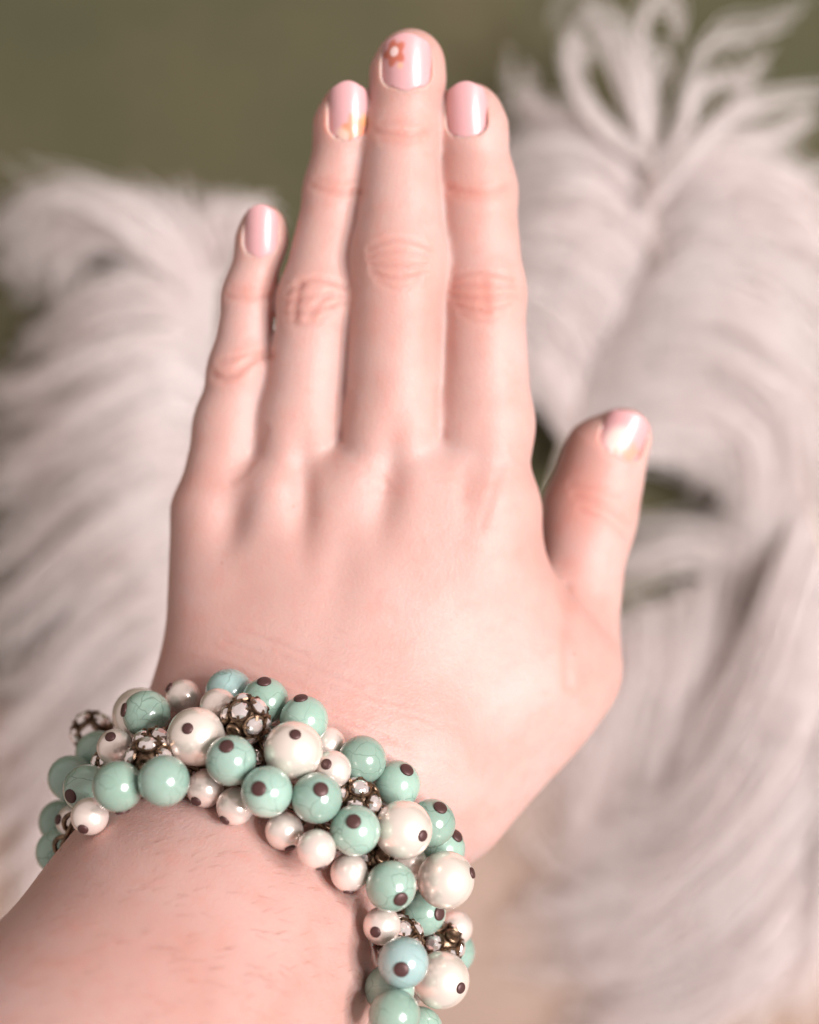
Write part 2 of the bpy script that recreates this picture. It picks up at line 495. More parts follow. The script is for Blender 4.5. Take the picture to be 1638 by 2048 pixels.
CREASES = [  # (polyline, width px, depth mm, redness)
 # middle finger
 (arc(803, 262, 52, 8), 8, 0.42, 0.55), (arc(803, 280, 40, 6), 7, 0.22, 0.3), (arc(803, 246, 40, -4), 7, 0.2, 0.3),
 (arc(800, 498, 62, -20), 7, 0.32, 0.28), (arc(798, 514, 58, -12), 6, 0.30, 0.28), (arc(798, 530, 55, 4), 6, 0.34, 0.3), (arc(798, 545, 52, 14), 7, 0.34, 0.3), (arc(798, 560, 42, 18), 7, 0.25, 0.22),
 # ring finger
 (arc(672, 378, 48, 6, tilt=6), 8, 0.42, 0.55), (arc(674, 360, 40, 4), 7, 0.2, 0.25),
 (arc(632, 580, 58, -22, tilt=-4), 8, 0.5, 0.35), (arc(630, 600, 58, -6, tilt=-6), 7, 0.42, 0.35), (arc(630, 618, 58, 8, tilt=-10), 7, 0.42, 0.35), (arc(622, 634, 48, 14, tilt=-10), 8, 0.34, 0.25),
 ([(588, 640), (592, 600), (600, 570)], 9, 0.45, 0.35), ([(618, 636), (640, 604), (662, 586)], 8, 0.4, 0.25),
 # index finger
 (arc(953, 376, 56, 9), 8, 0.42, 0.6), (arc(953, 392, 46, 8), 7, 0.2, 0.3),
 (arc(964, 556, 58, -12), 7, 0.34, 0.3), (arc(966, 574, 62, -4), 7, 0.36, 0.4), (arc(966, 592, 62, 6), 7, 0.38, 0.42), (arc(966, 610, 54, 14), 7, 0.34, 0.35), (arc(966, 628, 44, 14), 7, 0.25, 0.25), ([(968, 560), (972, 625)], 12, 0.2, 0.5),
 # little finger
 (arc(499, 592, 42, 3), 8, 0.42, 0.5), (arc(500, 576, 36, 3), 7, 0.2, 0.25),
 ([(428, 752), (448, 758), (472, 750), (495, 728), (520, 712), (540, 712)], 9, 0.7, 0.6), ([(440, 722), (470, 716), (500, 706), (536, 700)], 7, 0.3, 0.25),
 # thumb
 ([(1150, 990), (1180, 1000), (1215, 1014), (1256, 1045)], 8, 0.34, 0.35), ([(1160, 1020), (1195, 1035), (1225, 1052), (1250, 1080)], 7, 0.3, 0.3), ([(1140, 970), (1190, 975), (1240, 990)], 7, 0.22, 0.2),
 # web of the thumb
 ([(1132, 1175), (1136, 1240), (1132, 1310), (1136, 1370)], 13, 0.6, 0.28),
 # webs; redness here also paints in the warm contact shade between fingers
 ([(700, 790), (693, 850), (684, 876)], 9, 0.35, 0.30), ([(876, 780), (873, 850), (884, 872)], 9, 0.35, 0.35), ([(530, 860), (518, 905), (492, 940), (460, 962)], 10, 0.35, 0.25),
 # knuckle skin
 ([(735, 940), (765, 952), (775, 972)], 8, 0.25, 0.2), ([(730, 965), (770, 985)], 7, 0.2, 0.15),
 ([(1005, 930), (980, 1000), (965, 1050)], 12, 0.25, 0.12), ([(930, 940), (925, 990)], 14, 0.35, 0.12),
]
rsd = np.random.RandomState(11)
for i in range(26):      # fine slanting wrinkles over the back of the wrist
    x0 = rsd.uniform(420, 800); y0 = 1290 + (x0 - 400) * 0.40 + rsd.uniform(-70, 60)
    L = rsd.uniform(60, 190); sl = rsd.uniform(0.22, 0.42)
    CREASES.append(([(x0, y0), (x0 + L * 0.5, y0 + L * 0.5 * sl + rsd.uniform(-5, 5)), (x0 + L, y0 + L * sl)], 6, rsd.uniform(0.07, 0.16), 0.10))
DIMPLES = [  # centre px, half axes px, angle, depth mm (positive = hollow), redness
 (458, 1035, 36, 66, 12, 2.7, 0.16), (606, 990, 27, 90, 0, 2.5, 0.16), (776, 965, 34, 105, 10, 2.6, 0.20), (945, 975, 30, 95, 10, 1.0, 0.08),
 (690, 1120, 42, 130, 12, 0.8, 0.04),
 (538, 985, 42, 95, 10, -1.6, 0), (688, 960, 46, 100, 8, -1.3, 0), (860, 960, 50, 110, 8, -0.8, 0),
 (640, 1290, 230, 70, 0, 0.8, 0),
 (1150, 960, 70, 120, -15, 0.0, 0.42), (260, 1840, 330, 170, 20, 0.0, 0.26), (520, 1360, 220, 90, 15, 0.0, 0.18), (400, 1150, 70, 200, 0, 0.0, 0.14),
 (800, 525, 75, 60, 0, 0.0, 0.22), (965, 590, 70, 60, 0, 0.0, 0.28), (632, 605, 65, 55, 0, 0.0, 0.2), (485, 735, 60, 50, 0, 0.0, 0.2), (1190, 1020, 70, 60, 0, 0.0, 0.2),
 (805, 265, 65, 40, 0, 0.0, 0.25), (955, 380, 70, 45, 0, 0.0, 0.25), (675, 375, 60, 40, 0, 0.0, 0.22), (500, 590, 50, 35, 0, 0.0, 0.22),
 (1246, 862, 70, 50, 0, 0.0, 0.18), (820, 110, 90, 90, 0, 0.0, 0.18), (700, 200, 70, 70, 0, 0.0, 0.22), (945, 210, 80, 80, 0, 0.0, 0.18), (525, 440, 60, 60, 0, 0.0, 0.22),
]
def skin_detail(V, Nrm):
    px = 819 + V[:, 0] / -V[:, 2] * FOCAL / SENSOR * 1638
    py = 1024 - V[:, 1] / -V[:, 2] * FOCAL / SENSOR * 1638
    Q = np.stack([px, py], -1)
    front = np.clip((Nrm[:, 2] - 0.05) / 0.35, 0, 1)
    disp = np.zeros(len(V)); red = np.zeros(len(V))
    for cx, cy, ax, ay, ang, dep, rd in DIMPLES:
        a = math.radians(ang); dx = Q[:, 0] - cx; dy = Q[:, 1] - cy
        u = (dx * math.cos(a) + dy * math.sin(a)) / ax; v = (-dx * math.sin(a) + dy * math.cos(a)) / ay
        g = np.exp(-(u * u + v * v))
        disp -= 0.82 * dep * g * front; red += 0.75 * rd * g * front
    for pts, w, dep, rd in CREASES:
        pa = np.array(pts); lo = pa.min(0) - 4 * w; hi = pa.max(0) + 4 * w
        m = np.nonzero((Q > lo).all(1) & (Q < hi).all(1) & (front > 0))[0]
        if not len(m): continue
        d = seg_dist(Q[m], pts)
        g = np.exp(-(d / w) ** 2); g2 = np.exp(-(d / (2.2 * w)) ** 2)
        disp[m] -= (dep * g - 0.3 * dep * g2) * front[m]
        red[m] += rd * 0.45 * (0.6 * g + 0.4 * g2) * front[m]
    return disp, np.clip(red, 0, 0.9)

def surface_top(P, n, lo=-6.0, hi=14.0):
    """move points along direction n from outside onto the body"""
    t = np.full(len(P), hi)
    for _ in range(40):
        d = sdf(P + t[:, None] * n)
        t = np.maximum(t - np.clip(d, 0.0, 3.0) * 0.8, lo)
    return P + t[:, None] * n
class Nail:
    """root/tip: pixel centres of the cuticle and the free edge, half_w px, lean = sideways tilt (+ to the right), pitch = rise towards the tip"""
    def __init__(self, name, root, tip, half_w, dist, lean, kind, label, lift=0.25, pitch=0.13):
        self.name, self.kind, self.label = name, kind, label
        A = mm(root[0], root[1], dist); B = mm(tip[0], tip[1], dist)
        t = B - A; self.L = np.linalg.norm(t); t /= self.L
        n = np.array([0, 0, 1.0]); s = np.cross(t, n); s /= np.linalg.norm(s)
        if s[0] < 0: s = -s
        n, s = n * math.cos(lean) + s * math.sin(lean), s * math.cos(lean) - n * math.sin(lean)
        self.A, self.t, self.n, self.s = A, t, n, s
        self.hw = half_w * pxmm(dist); self.R = self.hw * 1.12
        pr = (A + t * self.L * 0.40)[None]
        self.h = ((surface_top(pr, n) - pr) @ n)[0] + lift
        self.pitch = pitch
    def width(self, v):
        v = np.clip(v, 0, 1)
        cut = np.clip(v / 0.30, 0, 1); w = np.sqrt(1 - (1 - cut) ** 2) * 0.60 + 0.40
        tp = np.clip((1 - v) / 0.22, 0, 1); return w * (np.sqrt(1 - (1 - tp) ** 2) * 0.45 + 0.55)
    def height(self, al, ac):
        v = al / self.L
        return self.h + self.pitch * (al - 0.4 * self.L) - 1.9 * (v - 0.4) ** 2 - (self.R - np.sqrt(np.maximum(self.R ** 2 - ac ** 2, 0.05)))
    def bed(self, V):
        """sink the skin under the plate; leave a soft fold round it"""
        q = V - self.A; al = q @ self.t; ac = q @ self.s; h = q @ self.n
        v = al / self.L; w = self.hw * self.width(v)
        rho = np.maximum(np.abs(ac) / np.maximum(w, 0.1), 1 + np.maximum(-v, v - 1.05) * 2.5)
        near = (rho < 1.25) & (np.abs(h - self.h) < 6)
        f = np.clip((1.10 - rho) / 0.16, 0, 1); f = f * f * (3 - 2 * f)
        d = np.where(near, f * np.minimum(self.height(al, np.clip(ac, -self.hw, self.hw)) - 0.5 - h, 0), 0)
        return V + d[:, None] * self.n
    def build(self):
        nu, nv = 17, 23
        U, Vv = np.meshgrid(np.linspace(-1, 1, nu), np.linspace(0, 1, nv), indexing='ij')
        al = (Vv + (Vv - 0.5) * 2 * 0.06 * (1 - U ** 2)) * self.L
        ac = U * self.hw * self.width(Vv)
        P = self.A + al[..., None] * self.t + ac[..., None] * self.s + self.height(al, ac)[..., None] * self.n
        V = np.concatenate([P.reshape(-1, 3), (P - self.n * 0.8).reshape(-1, 3)])
        i = np.arange(nu * nv).reshape(nu, nv); k = nu * nv
        F = list(np.stack([i[:-1, :-1], i[1:, :-1], i[1:, 1:], i[:-1, 1:]], -1).reshape(-1, 4))
        F += [f[::-1] + k for f in list(F)]
        rim = list(i[:, 0]) + list(i[-1, 1:]) + list(i[::-1, -1][1:]) + list(i[0, ::-1][1:-1])
        for a, b in zip(rim, rim[1:] + rim[:1]): F.append(np.array([b, a, a + k, b + k]))
        o = mesh_obj(self.name, to_w(V) - HBASE, F, mat_nail(self.kind), hand)
        uvl = o.data.uv_layers.new(name='nail')
        uu = np.concatenate([U.ravel(), U.ravel()]); vv = np.concatenate([Vv.ravel(), Vv.ravel()])
        li = np.empty(len(o.data.loops), dtype=np.int32); o.data.loops.foreach_get('vertex_index', li)
        uvl.data.foreach_set('uv', np.stack([uu[li], vv[li]], -1).astype(np.float32).ravel())
        bv = o.modifiers.new('round', 'BEVEL'); bv.width = 0.00025; bv.segments = 2; bv.limit_method = 'ANGLE'; bv.angle_limit = 0.9
        o['label'] = self.label
NAILS = [
 Nail('fingernail', (809, 168), (811, 68), 49, 355, -0.08, 'middle', 'glossy pale pink nail with an orange flower near its free edge'),
 Nail('fingernail', (697, 286), (698, 182), 38, 367, 0.0, 'ring', 'glossy pink nail with orange and yellow flower at the cuticle'),
 Nail('fingernail', (935, 273), (932, 173), 40, 363, -0.16, 'index', 'plain glossy pale pink nail of the index finger', lift=0.45),
 Nail('fingernail', (519, 509), (523, 416), 33, 367, -0.04, 'pinky', 'plain small pale pink nail of the little finger'),
 Nail('thumbnail', (1233, 912), (1270, 832), 47, 384, 0.22, 'thumb', 'pink thumbnail with white and orange flecks', pitch=0.0),
]
def build_hand():
    lo = np.array([-180.0, -275.0, -425.0]); hi = np.array([75.0, 118.0, -128.0])
    V, F = surface_nets(lo, hi, 1.1)
    V = project(V, 2)
    V, F = subdivide(V, F)
    V = project(V, 2)
    g = gradient(V); Nrm = g / np.maximum(np.linalg.norm(g, axis=1, keepdims=True), 1e-6)
    disp, red = skin_detail(V, Nrm)
    V = V + Nrm * disp[:, None]
    for nl in NAILS: V = nl.bed(V)
    base = to_w(W2)
    o = fast_mesh('person', to_w(V) - base, F, M_SKIN)
    o.location = base
    at = o.data.attributes.new('flush_and_shade', 'FLOAT', 'POINT')
    at.data.foreach_set('value', red.astype(np.float32))
    tag(o, 'left hand of a person held flat, pale pink nails, beaded bracelet round the wrist', 'hand')
    return o, V, Nrm, base
hand, HV, HN, HBASE = build_hand()
for nl in NAILS: nl.build()

# ------------------------------------------------------------------ the bracelet
bracelet = empty('bracelet', to_w(RING_C))
tag(bracelet, 'chunky cluster bracelet of turquoise beads, cream pearls and rhinestone balls on wrist', 'bracelet')
BASE_B = to_w(RING_C)
RT, RP, RS, RR = 4.8, 5.65, 3.65, 4.6      # bead radii in mm
# type, px, py, (pin head px, py) or None, depth nudge in mm (+ towards the lens)
BEADS = [
 ('R', 185, 1464, None, 0), ('P', 281, 1430, (262, 1430), -4), ('T', 294, 1438, (250, 1430), 1), ('s', 367, 1394, (337, 1374), -1),
 ('U', 460, 1386, None, -7), ('s', 437, 1413, None, -3), ('T', 529, 1404, (527, 1362), -3), ('R', 492, 1438, None, 1),
 ('s', 232, 1496, (222, 1474), 3), ('T', 195, 1506, None, -2), ('R', 304, 1494, None, -4), ('P', 390, 1475, (373, 1459), 10),
 ('T', 461, 1521, (452, 1491), 9), ('T', 142, 1556, None, -2), ('T', 176, 1577, (146, 1590), 1), ('T', 243, 1569, None, 2),
 ('T', 325, 1562, None, 3), ('s', 411, 1577, (394, 1600), 2), ('s', 471, 1612, (451, 1638), -1), ('T', 533, 1583, (517, 1577), 8),
 ('T', 122, 1646, None, -2), ('s', 147, 1644, (118, 1640), 0), ('s', 180, 1632, (168, 1655), 1), ('T', 118, 1700, None, -3),
 ('T', 606, 1442, (599, 1396), -2), ('P', 588, 1503, (592, 1469), 3), ('s', 660, 1492, None, -2), ('s', 667, 1541, (654, 1530), 2),
 ('T', 722, 1528, None, -4), ('T', 787, 1566, (809, 1535), -1), ('R', 716, 1596, None, -1), ('T', 634, 1594, (643, 1576), 4),
 ('T', 706, 1661, (703, 1642), 4), ('P', 802, 1664, (840, 1676), 3), ('T', 862, 1648, (881, 1615), -2), ('T', 882, 1698, (914, 1672), -5),
 ('s', 569, 1662, (580, 1695), 2), ('s', 635, 1696, (645, 1734), 2), ('s', 699, 1743, (698, 1780), 2), ('R', 752, 1718, None, -4),
 ('s', 822, 1726, None, -1), ('P', 888, 1757, (942, 1743), 1), ('T', 781, 1772, (799, 1796), 4), ('T', 846, 1824, (880, 1827), 4),
 ('s', 764, 1851, (752, 1863), 3), ('s', 910, 1858, None, -3), ('R', 882, 1890, None, 2), ('T', 905, 1902, None, -6),
 ('U', 805, 1929, (802, 1942), 4), ('P', 880, 1960, (917, 1975), 0), ('s', 818, 1980, (816, 2005), 0), ('T', 789, 2026, None, 0),
 ('T', 780, 1978, None, -8), ('T', 838, 2062, None, -3), ('R', 300, 1520, None, -7), ('R', 536, 1500, None, -6), ('R', 800, 1880, None, -6), ('R', 230, 1530, None, -6),
]
RAD = {'T': RT, 'U': RT, 'P': RP, 's': RS, 'R': RR}
RBX, RBY = 37.5, 33.5          # bead-centre ring: half axes across and up
def ring_depth(px, py):
    """distance along the pixel's ray where it meets the band of beads round the arm"""
    o = -RING_C; d = mm(px, py, 1.0)
    ox, oy = o @ ARM_SD / RBX, o @ ARM_UP / RBY
    dx, dy = d @ ARM_SD / RBX, d @ ARM_UP / RBY
    a = dx * dx + dy * dy; b = 2 * (ox * dx + oy * dy); c = ox * ox + oy * oy - 1
    disc = b * b - 4 * a * c
    if disc < 0: t = -b / (2 * a)
    else: t = (-b - math.sqrt(disc)) / (2 * a)
    return t
bp, br, bt, bpin = [], [], [], []
for ty, px, py, pin, nud in BEADS:
    dist = ring_depth(px, py)
    # keep within the band's thickness along the arm
    ax = (mm(px, py, dist) - RING_C) @ ARM_AX
    bp.append(mm(px, py, dist - nud)); br.append(RAD[ty]); bt.append(ty); bpin.append(pin)
n_vis = len(bp)
# the unseen underside of the bracelet goes on in the same manner
rs = np.random.RandomState(5)
for k in range(18):
    a = math.radians(226 + 92 * (k + 0.5) / 18 + rs.uniform(-2, 2))
    ty = rs.choice(['T', 'T', 's', 'P', 's'])
    p = RING_C + ARM_SD * math.cos(a) * RBX + ARM_UP * math.sin(a) * RBY + ARM_AX * rs.uniform(-11, 9)
    bp.append(p); br.append(RAD[ty]); bt.append(str(ty)); bpin.append(None)
bp = np.array(bp); br = np.array(br)
DIRN = np.array([-1.0 if (b[1] < 150 and b[2] > 1640) else 1.0 for b in BEADS])
ray = bp / np.linalg.norm(bp, axis=1, keepdims=True)
for it in range(260):       # settle: beads push each other apart, seen ones mostly along their line of sight
    D = bp[:, None] - bp[None]
    ds = np.linalg.norm(D, axis=2) + np.eye(len(bp)) * 1e3
    ov = np.maximum(br[:, None] + br[None] - ds, 0)
    mv = (D / ds[..., None] * ov[..., None]).sum(1) * 0.35
    al = (mv * ray).sum(1)[:, None] * ray
    mv[:n_vis] = al[:n_vis] + 0.012 * (mv - al)[:n_vis]
    g = sdf(bp) - br - 0.1      # and keep out of the arm
    push = np.maximum(-g, 0)[:, None]
    gr = gradient(bp)
    pv = gr * push * 0.35
    al = (pv * ray).sum(1)[:, None] * ray
    pv[:n_vis] = -ray[:n_vis] * push[:n_vis] * 0.35 * DIRN[:, None]
    bp = bp + mv + pv

def uv_ball(r, nu=28, nv=18, hole=None):
    V = [(0, 0, r)]
    for j in range(1, nv):
        th = math.pi * j / nv
        for i in range(nu):
            ph = 2 * math.pi * i / nu
            V.append((r * math.sin(th) * math.cos(ph), r * math.sin(th) * math.sin(ph), r * math.cos(th)))
    V.append((0, 0, -r)); F = []
    for i in range(nu): F.append((0, 1 + i, 1 + (i + 1) % nu))
    for j in range(nv - 2):
        for i in range(nu):
            a = 1 + j * nu + i; b = 1 + j * nu + (i + 1) % nu
            F.append((a, a + nu, b + nu, b))
    k = 1 + (nv - 2) * nu
    for i in range(nu): F.append((k + i, len(V) - 1, k + (i + 1) % nu))
    return V, F
def lathe(profile, n=20):
    V = []; F = []
    for r, z in profile:
        for i in range(n): V.append((r * math.cos(2 * math.pi * i / n), r * math.sin(2 * math.pi * i / n), z))
    for j in range(len(profile) - 1):
        for i in range(n):
            a = j * n + i; b = j * n + (i + 1) % n
            F.append((a, b, b + n, a + n))
    F.append(tuple(range(n))[::-1]); F.append(tuple((len(profile) - 1) * n + i for i in range(n)))
    return V, F
MESH = {}
def shared(key, V, F, mat, smooth=True):
    if key not in MESH:
        me = bpy.data.meshes.new(key); me.from_pydata(V, [], F)
        me.polygons.foreach_set('use_smooth', [smooth] * len(me.polygons)); me.update(); me.materials.append(mat); MESH[key] = me
    return MESH[key]
def put(name, me, parent, loc, quat=None, scale=None):
    o = bpy.data.objects.new(name, me); COL.objects.link(o); o.parent = parent; o.location = loc
    if quat is not None: o.rotation_mode = 'QUATERNION'; o.rotation_quaternion = quat
    if scale: o.scale = scale
    return o
for ty, nm, mt in (('T', 'turquoise_bead', M_TURQ), ('U', 'turquoise_bead', M_TURQ2), ('P', 'pearl_bead', M_PEARL), ('s', 'small_pearl_bead', M_PEARL_S)):
    V, F = uv_ball(RAD[ty] / 1000); shared(ty, V, F, mt)
def pin_mesh(r):
    V, F = lathe([(r, -0.0003), (r, 0.00012), (r * 0.86, 0.00032), (r * 0.3, 0.0004)], 18); return V, F
for ty, r in (('T', 0.00142), ('P', 0.00112), ('s', 0.00108)):
    V, F = pin_mesh(r); shared('pin' + ty, V, F, M_PIN)
# cut stone: table, crown, girdle, shallow pavilion
st = 0.00188
def cut_stone(n=8):
    V = [(0, 0, -0.0008)]; F = []
    for k, (r, z, o) in enumerate(((1.0, 0.0, 0), (0.97, 0.00018, 0), (0.74, 0.00075, 0.5), (0.40, 0.00105, 0))):
        for i in range(n):
            a = 2 * math.pi * (i + o) / n; V.append((st * r * math.cos(a), st * r * math.sin(a), z))
    R = lambda k, i: 1 + k * n + i % n
    for i in range(n):
        F.append((0, R(0, i + 1), R(0, i)))
        F.append((R(0, i), R(0, i + 1), R(1, i + 1), R(1, i)))
        F += [(R(1, i), R(1, i + 1), R(2, i)), (R(1, i + 1), R(2, i + 1), R(2, i))]
        F += [(R(2, i), R(2, i + 1), R(3, i + 1)), (R(2, i), R(3, i + 1), R(3, i))]
    F.append(tuple(R(3, i) for i in range(n)))
    return V, F
V, F = cut_stone(); shared('stone', V, F, M_STONE, False)
# claw setting: a ring with four prongs
def prong_ring():
    V, F = lathe([(st * 0.95, -0.0007), (st * 1.22, -0.0003), (st * 1.24, 0.00012), (st * 1.02, 0.00014)], 14)
    F = F[:-2]
    for k in range(4):
        a = math.pi / 4 + k * math.pi / 2; c, s = math.cos(a), math.sin(a); b = len(V)
        for r, z, w in ((st * 1.26, -0.0001, 0.00034), (st * 1.20, 0.00060, 0.00028), (st * 0.74, 0.00082, 0.0002)):
            for sg in (-1, 1): V.append((r * c - sg * w * s, r * s + sg * w * c, z))
            for sg in (-1, 1): V.append(((r - 0.0003) * c - sg * w * s, (r - 0.0003) * s + sg * w * c, z - 0.00025))
        for j in range(2):
            o = b + j * 4
            F += [(o, o + 1, o + 5, o + 4), (o + 2, o + 6, o + 7, o + 3), (o, o + 4, o + 6, o + 2), (o + 1, o + 3, o + 7, o + 5)]
        F += [(b + 8, b + 9, b + 11, b + 10)]
    return V, F
V, F = prong_ring(); shared('claw', V, F, M_BRASS, False)
V, F = uv_ball(0.0037, 16, 10); shared('core', V, F, M_BRASS)
V, F = lathe([(0.0016, -0.0004), (0.0016, 0.0002), (0.0011, 0.0005), (0.0009, 0.0003)], 16); shared('cap', V, F, M_BRASS)
ico = []
g = (1 + 5 ** 0.5) / 2
for a in (-1, 1):
    for b in (-g, g): ico += [(0, a, b), (a, b, 0), (b, 0, a)]
ico = [Vector(v).normalized() for v in ico]
def rhinestone_ball(loc, q, seen):
    core = put('rhinestone_ball', MESH['core'], bracelet, loc, q)
    cap_axis = ico[0]
    for v in ico:
        qq = v.to_track_quat('Z', 'Y')
        if abs(v.dot(cap_axis)) > 0.98:
            put('end_cap', MESH['cap'], core, v * 0.0040, qq); continue
        put('claw_setting', MESH['claw'], core, v * 0.0038, qq)
        put('rhinestone', MESH['stone'], core, v * 0.0039, qq)
    return core
rs = np.random.RandomState(8)
for i, (p, ty, pin) in enumerate(zip(bp, bt, bpin)):
    loc = Vector(to_w(p) - BASE_B)
    q = Vector(rs.normal(size=3)).to_track_quat('Z', 'Y')
    if ty == 'R':
        rhinestone_ball(loc, q, True); continue
    nm = {'T': 'turquoise_bead', 'U': 'turquoise_bead', 'P': 'pearl_bead', 's': 'small_pearl_bead'}[ty]
    o = put(nm, MESH[ty], bracelet, loc)
    if i < n_vis and pin:
        px, py, _, _ = BEADS[i][1], BEADS[i][2], 0, 0
        s = pxmm(-p[2]); dx = (pin[0] - px) * s; dy = -(pin[1] - py) * s; r = RAD[ty]
        l = math.hypot(dx, dy)
        if l > 0.97 * r: dx *= 0.97 * r / l; dy *= 0.97 * r / l
        # direction in the frame of the line of sight
        v = -p / np.linalg.norm(p)
        d = Vector((dx, dy, 0)) + Vector(v) * math.sqrt(max(r * r - dx * dx - dy * dy, 0))
    else:
        rad = p - RING_C; d = Vector(ARM_AX * rs.choice([-1, 1]) * 0.8 - rad / np.linalg.norm(rad) * 0.75 + rs.normal(size=3) * 0.2)
    d.normalize()
    put('pin_head', MESH['pin' + ('T' if ty == 'U' else ty)], o, d * (RAD[ty] / 1000 - 0.00008), d.to_track_quat('Z', 'Y'))
# the chain that carries the beads: interlocking oval links round the arm, two rows
def link_mesh():
    V = []; F = []; n, m = 14, 6
    for i in range(n):
        a = 2 * math.pi * i / n; cx, cy = 0.0032 * math.cos(a), 0.0020 * math.sin(a)
        for j in range(m):
            b = 2 * math.pi * j / m; rr = 0.00055
            nx, ny = math.cos(a) * 0.85, math.sin(a); l = math.hypot(nx, ny)
            V.append((cx + nx / l * rr * math.cos(b), cy + ny / l * rr * math.cos(b), rr * math.sin(b)))
    for i in range(n):
        for j in range(m):
            F.append((i * m + j, ((i + 1) % n) * m + j, ((i + 1) % n) * m + (j + 1) % m, i * m + (j + 1) % m))
    return V, F
V, F = link_mesh(); shared('link', V, F, M_BRASS)
for row, axoff in enumerate((-9.0, -3.5)):
    nl = 48
    for k in range(nl):
        a = 2 * math.pi * k / nl
        e = ARM_SD * math.cos(a) + ARM_UP * math.sin(a)
        tdir = -ARM_SD * math.sin(a) * 33.5 + ARM_UP * math.cos(a) * 29.5; tdir /= np.linalg.norm(tdir)
        p = RING_C + ARM_SD * math.cos(a) * 33.8 + ARM_UP * math.sin(a) * 30.0 + ARM_AX * axoff
        pp = p[None]; 
        for _ in range(12):
            gap = sdf(pp)[0] - 1.3
            if gap >= 0: break
            pp = pp + e * (-gap)
        if sdf(pp)[0] > 6: pass
        x = Vector(tdir); z = Vector(e if k % 2 else ARM_AX); y = z.cross(x).normalized(); z = x.cross(y)
        q = Matrix((x, y, z)).transposed().to_quaternion()
        put('chain_link', MESH['link'], bracelet, Vector(to_w(pp[0]) - BASE_B), q)

# ------------------------------------------------------------------ short hairs on the forearm and wrist
def hairs():
    rs = np.random.RandomState(21)
    px = 819 + HV[:, 0] / -HV[:, 2] * FOCAL / SENSOR * 1638; py = 1024 - HV[:, 1] / -HV[:, 2] * FOCAL / SENSOR * 1638
    ok = (HN[:, 2] > 0.1) & (py > 1250) & (py < 2200) & (px > -150) & (px < 1000)
    ax = (HV - RING_C) @ ARM_AX
    arm = np.nonzero(ok & (ax > 8))[0]; back = np.nonzero(ok & (ax < -14) & (px < 760))[0]
    pick = np.concatenate([rs.choice(arm, 280, replace=False), rs.choice(back, 160, replace=False)])
    V = []; F = []
    flow = ARM_SD * 0.75 - ARM_AX * 0.35 - ARM_UP * 0.2
    flow_b = np.array([0.8, -0.45, 0.1])
    for c, i in enumerate(pick):
        p = HV[i]; n = HN[i]; f = flow if c < 280 else flow_b
        d = f + rs.normal(size=3) * 0.22; d -= n * (d @ n); d /= np.linalg.norm(d)
        L = rs.uniform(1.8, 4.2) if c < 280 else rs.uniform(1.2, 2.6); r = 0.027 if c < 280 else 0.014
        s = np.cross(n, d); k = len(V) // 3
        for t in (0, 0.35, 0.7, 1.0):
            q = p + d * L * t + n * (0.10 + 0.55 * t * (1 - t) * 2) + s * 0.35 * L * 0.2 * t * t
            rr = r * (1 - 0.8 * t)
            for a in range(3):
                b = 2 * math.pi * a / 3; V.append(q + s * rr * math.cos(b) + n * rr * math.sin(b))
        for j in range(3):
            for a in range(3):
                b0 = (k + j) * 3; F.append((b0 + a, b0 + (a + 1) % 3, b0 + 3 + (a + 1) % 3, b0 + 3 + a))
    o = fast_mesh('arm_hair', to_w(np.array(V)) - HBASE, np.array(F), M_HAIR, hand)
    o['kind'] = 'stuff'
hairs()

# ------------------------------------------------------------------ ostrich feathers lying on the cloth
def resample(pts, n):
    """smooth curve through guide points (Catmull-Rom), n samples by arc length"""
    P = np.array(pts, dtype=float); P = np.vstack([2 * P[0] - P[1], P, 2 * P[-1] - P[-2]])
    out = []
    for i in range(1, len(P) - 2):
        for t in np.linspace(0, 1, 12, endpoint=False):
            a, b, c, d = P[i - 1:i + 3]
            out.append(0.5 * (2 * b + (c - a) * t + (2 * a - 5 * b + 4 * c - d) * t * t + (3 * b - a - 3 * c + d) * t ** 3))
    out.append(P[-2]); out = np.array(out)
    s = np.concatenate([[0], np.cumsum(np.linalg.norm(np.diff(out, axis=0), axis=1))])
    u = np.linspace(0, s[-1], n)
    return np.stack([np.interp(u, s, out[:, k]) for k in range(out.shape[1])], -1)

def tubes(curves, radii, sides=3):
    """many thin tubes at once: curves (m, n, 3) mm, radii (m, n)"""
    m, n, _ = curves.shape
    T = np.gradient(curves, axis=1); T /= np.maximum(np.linalg.norm(T, axis=2, keepdims=True), 1e-9)
    up = np.array([0.0, 0.0, 1.0])
    S = np.cross(T, up); S /= np.maximum(np.linalg.norm(S, axis=2, keepdims=True), 1e-6)
    B = np.cross(S, T)
    V = np.empty((m, n, sides, 3))
    for a in range(sides):
        b = 2 * math.pi * a / sides + 0.5
        V[:, :, a] = curves + (S * math.cos(b) + B * math.sin(b)) * radii[..., None]
    idx = np.arange(m * n * sides).reshape(m, n, sides)
    nx = np.roll(idx, -1, axis=2)
    F = np.stack([idx[:, :-1], nx[:, :-1], nx[:, 1:], idx[:, 1:]], -1).reshape(-1, 4)
    return V.reshape(-1, 3), F

